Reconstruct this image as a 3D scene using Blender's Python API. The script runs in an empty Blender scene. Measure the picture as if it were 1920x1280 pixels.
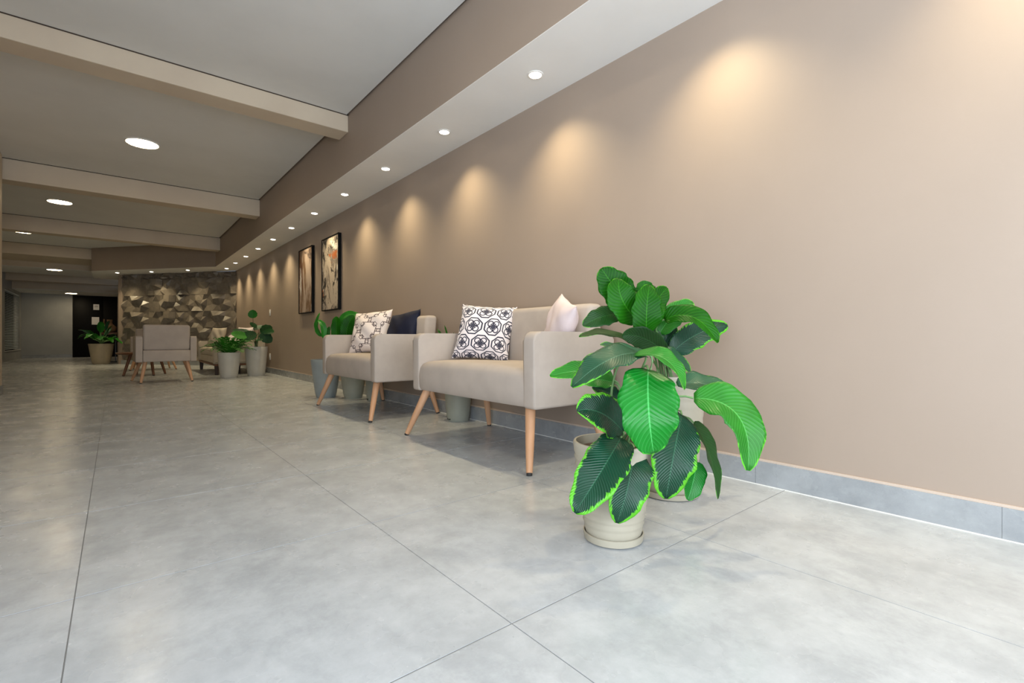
import bpy, bmesh, math, random
from mathutils import Vector, Matrix
random.seed(7)
SC = bpy.context.scene
COL = SC.collection

# ------------------------------------------------------------------ camera, world, light, exposure
EYE = 0.67                                   # low viewpoint
cam = bpy.data.cameras.new('camera'); camo = bpy.data.objects.new('camera', cam); COL.objects.link(camo)
camo.location = (0, 0, EYE)
camo.rotation_euler = (math.pi/2, 0, -math.atan(744/903.0))
cam.sensor_width = 36; cam.lens = 36*903/1920.0; cam.shift_y = -6/1920.0
cam.clip_start = .02; cam.clip_end = 100
SC.camera = camo

wd = bpy.data.worlds.new('world'); SC.world = wd; wd.use_nodes = True
wd.node_tree.nodes['Background'].inputs[0].default_value = (.62, .74, .9, 1)
wd.node_tree.nodes['Background'].inputs[1].default_value = .6

DAY_W, SPOT_W, DISC_E = 188, 54, 44
SPOT_COL = (1, .83, .51); DISC_COL = (1, .80, .50)
def area(name, loc, rot, sx, sy, w, col):
    l = bpy.data.lights.new(name, 'AREA'); l.shape = 'RECTANGLE'; l.size = sx; l.size_y = sy
    l.energy = w; l.color = col
    o = bpy.data.objects.new(name, l); o.location = loc; o.rotation_euler = rot; COL.objects.link(o)
    return o
# daylight entering by the glazed shop front behind the viewpoint and by the glazed doors in the near left wall
area('daylight_front', (.6, -2.35, 1.15), (math.pi/2, 0, 0), 3.0, 2.0, DAY_W, (.81, .91, 1))
area('daylight_side', (-1.2, -.55, 1.0), (math.pi/2, 0, -math.pi/2), 1.9, 1.8, DAY_W*.75, (.81, .91, 1))

SC.view_settings.view_transform = 'Standard'; SC.view_settings.look = 'None'
SC.view_settings.gamma = 1; SC.view_settings.use_curve_mapping = False
SC.view_settings.exposure = 0.0

# ------------------------------------------------------------------ shader helpers
class S:                                     # a node socket with arithmetic
    def __init__(s, nt, sock): s.nt, s.k = nt, sock
    def _m(s, op, *a):
        n = s.nt.nodes.new('ShaderNodeMath'); n.operation = op
        for i, v in enumerate((s,)+a):
            if isinstance(v, S): s.nt.links.new(v.k, n.inputs[i])
            else: n.inputs[i].default_value = v
        return S(s.nt, n.outputs[0])
    def __add__(s, b): return s._m('ADD', b)
    __radd__ = __add__
    def __sub__(s, b): return s._m('SUBTRACT', b)
    def __rsub__(s, b): return (s*-1)+b
    def __mul__(s, b): return s._m('MULTIPLY', b)
    __rmul__ = __mul__
    def __truediv__(s, b): return s._m('DIVIDE', b)
    def abs(s): return s._m('ABSOLUTE')
    def sin(s): return s._m('SINE')
    def sqrt(s): return s._m('SQRT')
    def floor(s): return s._m('FLOOR')
    def frac(s): return s._m('FRACT')
    def max(s, b): return s._m('MAXIMUM', b)
    def min(s, b): return s._m('MINIMUM', b)
    def lt(s, b): return s._m('LESS_THAN', b)
    def mod2(s): return (s*.5).frac()*2
    def pow(s, b): return s._m('POWER', b)
    def step(s, a, b):                       # smoothstep
        n = s.nt.nodes.new('ShaderNodeMapRange'); n.interpolation_type = 'SMOOTHSTEP'
        s.nt.links.new(s.k, n.inputs[0]); n.inputs[1].default_value = a; n.inputs[2].default_value = b
        return S(s.nt, n.outputs[0])
def newmat(name, rough=.6, col=(.5, .5, .5), metal=0, spec=.5):
    m = bpy.data.materials.new(name); m.use_nodes = True
    b = m.node_tree.nodes['Principled BSDF']
    b.inputs['Base Color'].default_value = (*col, 1); b.inputs['Roughness'].default_value = rough
    b.inputs['Metallic'].default_value = metal; b.inputs['Specular IOR Level'].default_value = spec
    m.diffuse_color = (*col, 1)
    return m, m.node_tree, b
def noise(nt, scale, detail=4, coord='Object', stretch=None, rough=.55, dist=0):
    t = nt.nodes.new('ShaderNodeTexCoord'); n = nt.nodes.new('ShaderNodeTexNoise')
    src = t.outputs[coord] if coord != 'World' else nt.nodes.new('ShaderNodeNewGeometry').outputs['Position']
    if stretch:
        mp = nt.nodes.new('ShaderNodeMapping'); mp.inputs['Scale'].default_value = stretch
        nt.links.new(src, mp.inputs[0]); src = mp.outputs[0]
    nt.links.new(src, n.inputs['Vector']); n.inputs['Scale'].default_value = scale
    n.inputs['Detail'].default_value = detail; n.inputs['Roughness'].default_value = rough
    n.inputs['Distortion'].default_value = dist
    return S(nt, n.outputs['Fac'])
def mix(nt, f, a, b):
    n = nt.nodes.new('ShaderNodeMix'); n.data_type = 'RGBA'
    if isinstance(f, S): nt.links.new(f.k, n.inputs[0])
    else: n.inputs[0].default_value = f
    for v, i in ((a, 6), (b, 7)):
        if isinstance(v, tuple): n.inputs[i].default_value = (*v, 1)
        else: nt.links.new(v, n.inputs[i])
    return n.outputs[2]
def bump(nt, b, h, strength, dist=.01):
    n = nt.nodes.new('ShaderNodeBump'); n.inputs['Strength'].default_value = strength
    n.inputs['Distance'].default_value = dist
    nt.links.new(h.k, n.inputs['Height']); nt.links.new(n.outputs[0], b.inputs['Normal'])
def mottled(name, a, b_, scale, rough=.6, coord='Object', detail=4, lo=.35, hi=.65, stretch=None, bmp=0, bscale=None, spec=.5, metal=0, bd=.005):
    m, nt, b = newmat(name, rough, a, metal, spec)
    f = noise(nt, scale, detail, coord, stretch).step(lo, hi)
    nt.links.new(mix(nt, f, a, b_), b.inputs['Base Color'])
    if bmp: bump(nt, b, noise(nt, bscale or scale*4, 3, coord, stretch), bmp, bd)
    return m
def uv(nt):
    n = nt.nodes.new('ShaderNodeUVMap'); s = nt.nodes.new('ShaderNodeSeparateXYZ')
    nt.links.new(n.outputs[0], s.inputs[0]); return S(nt, s.outputs[0]), S(nt, s.outputs[1])
M = {}
def mat_wall():
    m, nt, b = newmat('wall_paint', .55, (.47, .375, .30))
    f = noise(nt, 1.3, 3, 'World').step(.3, .7)
    nt.links.new(mix(nt, f, (.335, .263, .212), (.322, .252, .202)), b.inputs['Base Color'])
    bump(nt, b, noise(nt, 160, 2, 'World'), .05, .002)
    return m
def mat_floor(name, k=1.0):
    m, nt, b = newmat(name, .3, (.5, .51, .51))
    a = noise(nt, 4.2, 9, 'World', None, .74, .1).step(.28, .72)
    c = noise(nt, 11, 7, 'World', (1, .6, 1), .72).step(.45, .72)
    d = noise(nt, 45, 3, 'World').step(.60, .75)
    c1 = mix(nt, a, (.335*k, .352*k, .372*k), (.465*k, .485*k, .508*k))
    c2 = mix(nt, c*.35, c1, (.55*k, .57*k, .59*k))
    c3 = mix(nt, d*.18, c2, (.30*k, .30*k, .30*k))
    nt.links.new(c3, b.inputs['Base Color'])
    r = noise(nt, 5, 4, 'World').step(.3, .7)*.10+.20
    nt.links.new(r.k, b.inputs['Roughness'])
    bump(nt, b, noise(nt, 30, 3, 'World'), .03, .003)
    return m
def mat_emit(name, col, st):
    m, nt, b = newmat(name, .4, (.9, .9, .9))
    b.inputs['Emission Color'].default_value = (*col, 1); b.inputs['Emission Strength'].default_value = st
    return m
def mat_glass():
    m = bpy.data.materials.new('clear_glass'); m.use_nodes = True; nt = m.node_tree
    for n in list(nt.nodes): nt.nodes.remove(n)
    o = nt.nodes.new('ShaderNodeOutputMaterial'); t = nt.nodes.new('ShaderNodeBsdfTransparent'); g = nt.nodes.new('ShaderNodeBsdfGlossy')
    g.inputs['Roughness'].default_value = .02; x = nt.nodes.new('ShaderNodeMixShader'); x.inputs[0].default_value = .08
    nt.links.new(t.outputs[0], x.inputs[1]); nt.links.new(g.outputs[0], x.inputs[2]); nt.links.new(x.outputs[0], o.inputs[0])
    return m
def mat_leaf(name, base, dark, edge, edge_lo=.78, edge_hi=.9, rough=.30, vein=(.35, .6, .3), vs=22, rib=.5, bs=.2, spec=.24):
    m, nt, b = newmat(name, rough, base, 0, spec)
    u, v = uv(nt)
    a = ((u-.5)*2).abs()
    cb = nt.nodes.new('ShaderNodeCombineXYZ'); oi = nt.nodes.new('ShaderNodeObjectInfo')
    nt.links.new((u*2.2).k, cb.inputs[0]); nt.links.new((v*11-a*2).k, cb.inputs[1]); nt.links.new((S(nt, oi.outputs['Random'])*40).k, cb.inputs[2])
    nn = nt.nodes.new('ShaderNodeTexNoise'); nt.links.new(cb.outputs[0], nn.inputs['Vector']); nn.inputs['Scale'].default_value = 1.6
    nn.inputs['Detail'].default_value = 5; nn.inputs['Roughness'].default_value = .75
    nz = S(nt, nn.outputs['Fac'])
    e = (a + (nz-.5)*.8 + (v-.45)*.38 + (v-.9).max(0)*2.0).step(edge_lo, edge_hi)
    c = mix(nt, noise(nt, 7, 2, 'Object').step(.35, .65), base, dark)
    st = ((v*vs - a*vs*.22)*6.2832).sin()
    c = mix(nt, st.step(.6, 1)*.13, c, vein)
    c = mix(nt, e, c, edge)
    c = mix(nt, (1-a.step(.0, .045))*rib, c, vein)
    nt.links.new(c, b.inputs['Base Color'])
    bump(nt, b, st*.5+.5 - (1-a.step(0, .07))*.7, bs, .004)
    return m
def mat_wood(name, a, b_, rough=.45):
    return mottled(name, a, b_, 9, rough, 'Object', 4, .3, .7, (1, 1, .12), .05, 60)
def ln(d, w): return 1-d.abs().step(w*.55, w)      # a drawn line where d = 0
def mat_rings(name):
    m, nt, b = newmat(name, .85, (.8, .75, .76))
    u, v = uv(nt)
    y = v*4.1+.3; row = y.floor(); x = u*3.5+(row.mod2())*.5+.2
    fx, fy = x.frac()-.5, (y.frac()-.5)*.93
    def octa(px, py): return (px.abs().max(py.abs())).max((px.abs()+py.abs())*.72)
    L = ln(octa(fx, fy)-.43, .042)
    for cx, cy in ((.10, .0), (-.10, 0), (0, .10), (0, -.10)):
        dx, dy = fx-cx, fy-cy
        L = L.max(ln((dx.abs()+dy.abs()*1.0)-.13, .034))
    for cx, cy in ((.15, .15), (-.15, .15), (.15, -.15), (-.15, -.15)):
        dx, dy = fx-cx, fy-cy
        L = L.max(ln((dx*dx+dy*dy).sqrt()-.14, .034))
    nt.links.new(mix(nt, L, (.76, .70, .72), (.018, .020, .045)), b.inputs['Base Color'])
    bump(nt, b, noise(nt, 300, 2), .1, .002)
    return m
def mat_links(name):
    m, nt, b = newmat(name, .85, (.8, .72, .7))
    u, v = uv(nt)
    p, q = u*2.4+.2, v*2.4+.35
    gx, gy = p.frac()-.5, q.frac()-.5
    ax, ay = gx.abs(), gy.abs()
    # a stepped cross drawn in outline, joined to its neighbours by small ladders
    big = (ax.max(ay+.14)).min((ay).max(ax+.14))
    L = ln(big-.36, .022)
    sq = ((ax-.27).abs()+(ay-.27).abs())
    L = L.max(ln(sq-.12, .022))
    lad = ((ax-.06).abs()).step(.010, .022)
    bar1 = (1-lad)*(1-ay.lt(.36)._m('MULTIPLY', 1.0))
    lad2 = ((ay-.06).abs()).step(.010, .022)
    bar2 = (1-lad2)*(1-ax.lt(.36)._m('MULTIPLY', 1.0))
    rung = ln(ay-.43, .02)*ax.lt(.07); rung2 = ln(ax-.43, .02)*ay.lt(.07)
    L = L.max(bar1).max(bar2).max(rung).max(rung2)
    nt.links.new(mix(nt, L, (.78, .69, .66), (.045, .022, .03)), b.inputs['Base Color'])
    return m
def mat_art(name, base, layers):
    """an abstract painting: layered strokes, each layer a stretched noise cut to patches"""
    m, nt, b = newmat(name, .4, base)
    c = base
    for col, sc, st, lo, hi, ds in layers:
        c = mix(nt, noise(nt, sc, 6, 'Object', st, .68, ds).step(lo, hi), c, col)
    nt.links.new(c, b.inputs['Base Color'])
    return m
def mat_paper(name, lines):
    m, nt, b = newmat(name, .6, (.7, .7, .72))
    if lines:
        t = nt.nodes.new('ShaderNodeTexCoord'); s = nt.nodes.new('ShaderNodeSeparateXYZ'); nt.links.new(t.outputs['Generated'], s.inputs[0])
        x, z = S(nt, s.outputs[0]), S(nt, s.outputs[2])
        g = ((x-.5).abs().lt(.28))*((z-.66).abs().lt(.09).max((z-.36).abs().lt(.04)))
        g = g*noise(nt, 40, 2, 'Generated').step(.4, .55)
        nt.links.new(mix(nt, g, (.7, .7, .72), (.06, .06, .07)), b.inputs['Base Color'])
    return m
M['wall'] = mat_wall()
M['cream'] = mottled('cream_paint', (.62, .52, .40), (.58, .48, .37), 2, .6, 'World')
M['ceiling'] = mottled('ceiling_white', (.74, .74, .73), (.71, .71, .70), 2, .7, 'World')
M['soffit'] = mottled('soffit_white', (.80, .79, .77), (.77, .76, .74), 2, .65, 'World')
M['gap'] = newmat('shadow_gap', .9, (.05, .035, .025))[0]
M['floor'] = mat_floor('porcelain_tile'); M['base'] = mat_floor('porcelain_skirting', .72)
M['grout'] = newmat('grout', .9, (.20, .20, .20))[0]
M['caulk'] = newmat('white_caulk', .6, (.72, .72, .70))[0]
M['highlight'] = newmat('highlight_strip', .5, (.52, .42, .35))[0]  # paler wall tint, standing in for light caught above the skirting
M['greywall'] = mottled('grey_wall_paint', (.36, .37, .37), (.33, .34, .34), 2, .6, 'World')
M['stone'] = mottled('relief_panel', (.19, .16, .13), (.145, .124, .10), 14, .36, 'World', 4, .3, .7, None, .08, 120)
M['black'] = newmat('black_lacquer', .5, (.004, .004, .004), 0, .12)[0]
M['metalblack'] = newmat('black_steel', .4, (.012, .012, .012))[0]
M['fabric'] = mottled('beige_suede', (.455, .392, .348), (.41, .353, .312), 6, .85, 'Object', 4, .3, .7, None, .12, 350, .25, 0, .002)
M['fabric2'] = mottled('cream_linen', (.52, .46, .38), (.47, .41, .335), 6, .9, 'Object', 4, .3, .7, None, .12, 350, .25, 0, .002)
M['oak'] = mat_wood('oak_leg', (.60, .345, .20), (.51, .275, .15))
M['walnut'] = mat_wood('walnut', (.20, .085, .035), (.14, .055, .022))
M['darkwood'] = mat_wood('dark_wood', (.05, .025, .015), (.035, .018, .01))
M['rubber'] = newmat('rubber', .7, (.02, .02, .02))[0]
M['navy'] = mottled('navy_satin', (.006, .008, .024), (.009, .012, .032), 9, .6, spec=.2)
M['blush'] = mottled('blush_velvet', (.70, .60, .62), (.64, .54, .56), 8, .7, 'Object', 3, .3, .7, None, .1, 200)
M['rings'] = mat_rings('ring_print'); M['links'] = mat_links('link_print')
M['pot'] = mottled('ivory_pot', (.36, .325, .255), (.33, .298, .232), 8, .5)
M['potblue'] = mottled('blue_grey_pot', (.28, .32, .335), (.26, .295, .31), 8, .5)
M['potgreen'] = mottled('sage_pot', (.30, .31, .26), (.27, .28, .235), 8, .5)
M['potgrey'] = mottled('light_grey_pot', (.52, .50, .45), (.49, .47, .42), 8, .5)
M['potbeige'] = mottled('sand_pot', (.46, .38, .26), (.42, .35, .24), 8, .5)
M['soil'] = mottled('soil', (.05, .03, .02), (.10, .06, .04), 40, .95, 'Object', 4, .4, .6, None, .8, 60)
M['stem'] = mottled('green_stem', (.10, .22, .07), (.16, .28, .11), 12, .45)
M['bark'] = mottled('brown_stem', (.10, .07, .04), (.07, .05, .03), 20, .8)
LIME = (.085, .36, .018)
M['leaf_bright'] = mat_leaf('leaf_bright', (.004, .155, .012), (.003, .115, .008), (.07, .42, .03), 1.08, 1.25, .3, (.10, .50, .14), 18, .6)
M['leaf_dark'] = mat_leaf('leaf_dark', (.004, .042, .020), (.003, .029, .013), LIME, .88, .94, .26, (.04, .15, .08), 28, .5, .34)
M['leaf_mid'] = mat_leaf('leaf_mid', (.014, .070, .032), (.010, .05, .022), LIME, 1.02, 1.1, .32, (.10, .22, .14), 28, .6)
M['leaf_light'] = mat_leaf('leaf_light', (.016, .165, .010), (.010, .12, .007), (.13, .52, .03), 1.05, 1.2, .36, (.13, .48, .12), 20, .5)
M['leaf_green'] = mat_leaf('leaf_green', (.007, .085, .001), (.004, .055, .0008), (.05, .25, .005), 1.1, 1.25, .42, (.06, .30, .02), 14, .45, .2, .12)
M['leaf_olive'] = mat_leaf('leaf_olive', (.008, .05, .005), (.006, .035, .004), (.08, .35, .02), 1.1, 1.2, .45, (.04, .16, .03), 18, .4)
M['leaf_deep'] = mat_leaf('leaf_deep', (.003, .03, .002), (.002, .022, .002), (.02, .15, .01), 1.2, 1.35, .5, (.02, .1, .02), 16, .4)
M['leaf_far'] = mat_leaf('leaf_far', (.010, .14, .008), (.007, .09, .005), (.02, .2, .01), 1.4, 1.6, .5, (.03, .22, .02), 12, .4)
M['leaf_fern'] = mat_leaf('leaf_fern', (.03, .20, .012), (.02, .14, .008), (.06, .26, .02), 1.4, 1.6, .55, (.06, .28, .03), 8, .3)
M['leaf_round'] = mat_leaf('leaf_round', (.006, .055, .010), (.004, .035, .006), (.01, .08, .01), 1.4, 1.6, .4, (.02, .09, .02), 8, .3)
M['white'] = newmat('white_plastic', .4, (.75, .74, .72))[0]
M['trimring'] = newmat('spot_trim', .4, (.8, .78, .74))[0]
M['spot'] = mat_emit('spot_lens', (1, .93, .78), 14)
M['disc'] = mat_emit('panel_diffuser', DISC_COL, DISC_E)
M['clay'] = mottled('terracotta_clay', (.22, .13, .065), (.17, .10, .05), 14, .8, 'Object', 4, .3, .7, None, .2, 60)
M['slat'] = newmat('blind_slat', .5, (.50, .56, .60))[0]
M['aluminium'] = newmat('grey_aluminium', .35, (.35, .36, .37), .7)[0]
M['glass'] = mat_glass()
M['outside'] = newmat('dark_outside', .8, (.04, .05, .06))[0]
M['art1'] = mat_art('abstract_umber', (.40, .31, .26), (
    ((.17, .095, .05), 2.4, (1, 1.5, .35), .45, .52, .3), ((.66, .62, .61), 2.6, (1, 1.3, .45), .54, .60, .4),
    ((.07, .05, .045), 2.2, (1, .9, 1.1), .54, .60, .8), ((.11, .04, .015), 3.4, (1, 1.5, .3), .56, .62, .2), ((.40, .22, .09), 2.8, (1, 1.1, .6), .62, .68, .5)))
M['art2'] = mat_art('abstract_rust', (.50, .42, .34), (
    ((.20, .165, .14), 3.4, (1, 1.0, .8), .46, .52, .8), ((.70, .65, .59), 3.0, (1, .9, .8), .53, .58, 1.0),
    ((.38, .11, .03), 2.7, (1, 1.0, 1.1), .55, .58, .6), ((.03, .025, .022), 5.5, (1, 1.0, .7), .54, .58, 1.2), ((.62, .58, .52), 6.0, (1, .9, .8), .63, .68, .6)))
M['paper'] = mat_paper('notice_paper', False); M['paper2'] = mat_paper('notice_print', True)

# ------------------------------------------------------------------ mesh helpers
def smooth(me, ang=40):
    for p in me.polygons: p.use_smooth = True
    me.set_sharp_from_angle(angle=math.radians(ang))
def link(name, me, mat, parent=None, sm=None):
    if mat and not me.materials: me.materials.append(M[mat])
    if sm: smooth(me, sm)
    o = bpy.data.objects.new(name, me); COL.objects.link(o)
    if parent: o.parent = parent
    return o
def obj(name, bm, mat, parent=None, sm=None):
    bmesh.ops.recalc_face_normals(bm, faces=bm.faces)
    me = bpy.data.meshes.new(name); bm.to_mesh(me); bm.free()
    return link(name, me, mat, parent, sm)
def tag(o, label, cat, group=None):
    o['label'] = label; o['category'] = cat
    if group: o['group'] = group
    return o
def struct(o): o['kind'] = 'structure'; return o
def thing(name, label, cat, loc=(0, 0, 0), rz=0, group=None):
    o = bpy.data.objects.new(name, None); COL.objects.link(o); o.empty_display_size = .1
    o.location = loc; o.rotation_euler = (0, 0, rz); return tag(o, label, cat, group)
def dup(root, label, loc, rz, group=None):
    def cp(o, par):
        c = o.copy(); COL.objects.link(c); c.parent = par
        for ch in o.children: cp(ch, c)
        return c
    r = cp(root, None); r.location = loc; r.rotation_euler = (0, 0, rz); r['label'] = label
    if group: r['group'] = group
    return r
def box(bm, x0, x1, y0, y1, z0, z1, bev=0, seg=2):
    v = bmesh.ops.create_cube(bm, size=1)['verts']
    for p in v: p.co = Vector((x0+(p.co.x+.5)*(x1-x0), y0+(p.co.y+.5)*(y1-y0), z0+(p.co.z+.5)*(z1-z0)))
    if bev:
        es = {e for p in v for e in p.link_edges}
        bmesh.ops.bevel(bm, geom=list(es), offset=bev, segments=seg, profile=.5, affect='EDGES')
    return bm
def boxo(name, dims, mat, parent=None, bev=0, seg=2):
    return obj(name, box(bmesh.new(), *dims, bev, seg), mat, parent, 40 if bev else None)
def prism(bm, pts, z0, z1):
    lo = [bm.verts.new((x, y, z0)) for x, y in pts]; hi = [bm.verts.new((x, y, z1)) for x, y in pts]
    bm.faces.new(lo[::-1]); bm.faces.new(hi); n = len(pts)
    for i in range(n): bm.faces.new((lo[i], lo[(i+1) % n], hi[(i+1) % n], hi[i]))
    return bm
def lathe(bm, prof, n=32, c=(0, 0), close_top=False):
    rings = []
    for r, z in prof:
        rings.append([bm.verts.new((c[0]+r*math.cos(2*math.pi*i/n), c[1]+r*math.sin(2*math.pi*i/n), z)) for i in range(n)])
    for a, b in zip(rings, rings[1:]):
        for i in range(n): bm.faces.new((a[i], a[(i+1) % n], b[(i+1) % n], b[i]))
    bm.faces.new(rings[0][::-1]); bm.faces.new(rings[-1])
    return bm
def tube(bm, pts, radii, n=8):
    pts = [Vector(p) for p in pts]; rings = []
    for i, p in enumerate(pts):
        t = (pts[min(i+1, len(pts)-1)]-pts[max(i-1, 0)]).normalized()
        a = t.cross(Vector((.31, .2, .93))).normalized() if abs(t.z) < .95 else t.cross(Vector((1, 0, 0))).normalized()
        b = t.cross(a)
        rings.append([bm.verts.new(p+(a*math.cos(2*math.pi*k/n)+b*math.sin(2*math.pi*k/n))*radii[i]) for k in range(n)])
    for r, q in zip(rings, rings[1:]):
        for k in range(n): bm.faces.new((r[k], r[(k+1) % n], q[(k+1) % n], q[k]))
    bm.faces.new(rings[0][::-1]); bm.faces.new(rings[-1])
    return bm
def quad(a, b, c, n): return [a*(1-t)**2+b*2*t*(1-t)+c*t*t for t in (i/n for i in range(n+1))]

# ------------------------------------------------------------------ the setting
WX = 2.29                        # right wall plane
EX = 1.788                       # face of the dropped soffit
ZS, ZC = 2.32, 2.885             # soffit and ceiling heights
LX, LY = -1.055, 8.40            # left wall plane and where it ends
FX = -2.43                       # far left wall beyond it
BY, YB = 22.9, -2.2              # back wall, shop front behind the viewpoint
CR = Vector((WX, 13.36)); CL = Vector((.15, 16.12))     # relief wall runs obliquely from CR to CL
sd = (CL-CR).normalized(); sn = Vector((sd.y, -sd.x))   # along it / towards the room
if sn.y > 0: sn = -sn

fl = struct(boxo('floor', (FX-.2, WX+.2, YB-.2, BY+.2, -.08, -.0012), 'grout'))
TX0, TY0, T = -.081, .874, .8
cache = {}
def tile(x0, x1, y0, y1):
    g, h = .0014, .0022
    w, l = round(x1-x0-2*g, 4), round(y1-y0-2*h, 4)
    if w < .02 or l < .02: return
    if (w, l) not in cache:
        me = bpy.data.meshes.new('tile'); bm = box(bmesh.new(), 0, w, 0, l, -.0012, 0)
        bm.to_mesh(me); bm.free(); me.materials.append(M['floor']); cache[(w, l)] = me
    o = link('tile', cache[(w, l)], None, fl); o.location = (x0+g, y0+h, 0)
for i in range(-4, 4):
    for j in range(-4, 29):
        x0, y0 = TX0+i*T, TY0+j*T
        lim = LX if y0 < LY-.4 else FX
        a, b = max(x0, lim), min(x0+T, WX)
        c, d = max(y0, YB), min(y0+T, BY)
        if b <= a or d <= c: continue
        m = Vector(((a+b)/2, (c+d)/2))
        if (m-CR).dot(sn) < -.75 and b > .45: continue
        tile(a, b, c, d)

# right wall
struct(boxo('wall_right', (WX, WX+.15, YB, 13.5, -.004, ZC+.1), 'wall'))
sk = struct(boxo('baseboard_right', (WX-.004, WX, YB, 13.3, 0, .108), 'caulk'))
y = YB
while y < 13.3:
    boxo('skirting_tile', (WX-.012, WX-.003, y+.0005, min(y+.8, 13.3)-.0005, .003, .108), 'base', sk); y += .8
boxo('highlight_strip', (WX-.006, WX, YB, 13.3, .108, .117), 'highlight', sk)  # added strip: the caught-light line along the skirting top, put into its colour
boxo('caulk_line', (WX-.015, WX-.003, YB, 13.3, 0, .003), 'caulk', sk)
# left wall with glazed doors near the viewpoint
wl = struct(boxo('wall_left', (LX-.18, LX, .6, LY, -.004, ZC+.1), 'cream'))
boxo('lintel', (LX-.18, LX, -1.7, .6, 2.3, ZC+.1), 'cream', wl); boxo('corner_pier', (LX-.18, LX, YB, -1.7, -.004, ZC+.1), 'cream', wl)
struct(boxo('baseboard_left', (LX-.001, LX+.010, .6, LY+.01, 0, .108), 'base'))
struct(boxo('trim_1', (LX-.18, LX+.010, LY, LY+.010, 0, .108), 'base'))
w2 = struct(thing('window_2', 'x', 'x')); del w2['label']; del w2['category']
for a, b in ((-1.7, -1.64), (-.58, -.52), (.54, .6)): boxo('door_frame', (LX-.09, LX-.04, a, b, 0, 2.3), 'aluminium', w2)
for z in (0, 2.24): boxo('door_rail', (LX-.09, LX-.04, -1.64, .54, z, z+.06), 'aluminium', w2)
for a, b in ((-1.64, -.58), (-.52, .54)): boxo('pane', (LX-.068, LX-.062, a, b, .06, 2.24), 'glass', w2)
# shop front behind the viewpoint
w1 = struct(thing('window_3', 'x', 'x')); del w1['label']; del w1['category']
for a in (LX, .05, 1.15, WX-.06): boxo('mullion', (a, a+.06, YB-.06, YB, 0, 2.6), 'aluminium', w1)
for z in (0, 2.54): boxo('window_rail', (LX, WX, YB-.06, YB, z, z+.06), 'aluminium', w1)
for a, b in ((LX+.06, .05), (.11, 1.15), (1.21, WX-.06)): boxo('pane', (a, b, YB-.033, YB-.027, .06, 2.54), 'glass', w1)
struct(boxo('wall_front', (LX-.18, WX+.15, YB-.12, YB, 2.6, ZC+.1), 'cream'))
# the return wall and far left wall with its window
struct(boxo('wall_return', (FX, LX-.18, LY-.15, LY, -.004, ZC+.1), 'cream'))
wf = struct(boxo('wall_far_left', (FX-.15, FX, LY-.15, 19.8, -.004, ZC+.1), 'greywall'))
boxo('wall_below_window', (FX-.15, FX, 19.8, 22.55, -.004, .31), 'greywall', wf); boxo('wall_above_window', (FX-.15, FX, 19.8, 22.55, 2.10, ZC+.1), 'greywall', wf)
boxo('wall_end', (FX-.15, FX, 22.55, BY+.1, -.004, ZC+.1), 'greywall', wf)
win = struct(thing('window_1', 'x', 'x')); del win['label']; del win['category']
boxo('window_sill', (FX-.02, FX+.03, 19.75, 22.58, .29, .31), 'white', win)
for a in (19.8, 22.50): boxo('window_frame', (FX-.13, FX-.08, a, a+.05, .31, 2.10), 'white', win)
boxo('pane', (FX-.11, FX-.105, 19.85, 22.50, .31, 2.10), 'glass', win)
boxo('night_board', (FX-.149, FX-.146, 19.8, 22.55, .31, 2.10), 'outside', win)
# back wall and black door
bw = struct(boxo('wall_back', (FX-.15, -1.158, BY, BY+.15, -.004, ZC+.1), 'greywall'))
struct(boxo('baseboard_back', (FX, -1.16, BY-.012, BY, 0, .11), 'base'))
dr = struct(boxo('door_1', (-1.158, 1.2, BY-.02, BY+.12, -.004, 2.25), 'black'))
for a, b in ((-1.13, -.34), (-.33, .46)): boxo('door_leaf', (a, b, BY-.045, BY-.02, .01, 2.17), 'black', dr, .006)
hb = bmesh.new(); tube(hb, [(-.40, BY-.10, .95), (-.40, BY-.10, 1.15)], [.012, .012]); tube(hb, [(-.40, BY-.045, .97), (-.40, BY-.10, .97)], [.008]*2); tube(hb, [(-.40, BY-.045, 1.13), (-.40, BY-.10, 1.13)], [.008]*2)
obj('door_handle', hb, 'metalblack', dr, 40)
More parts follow.
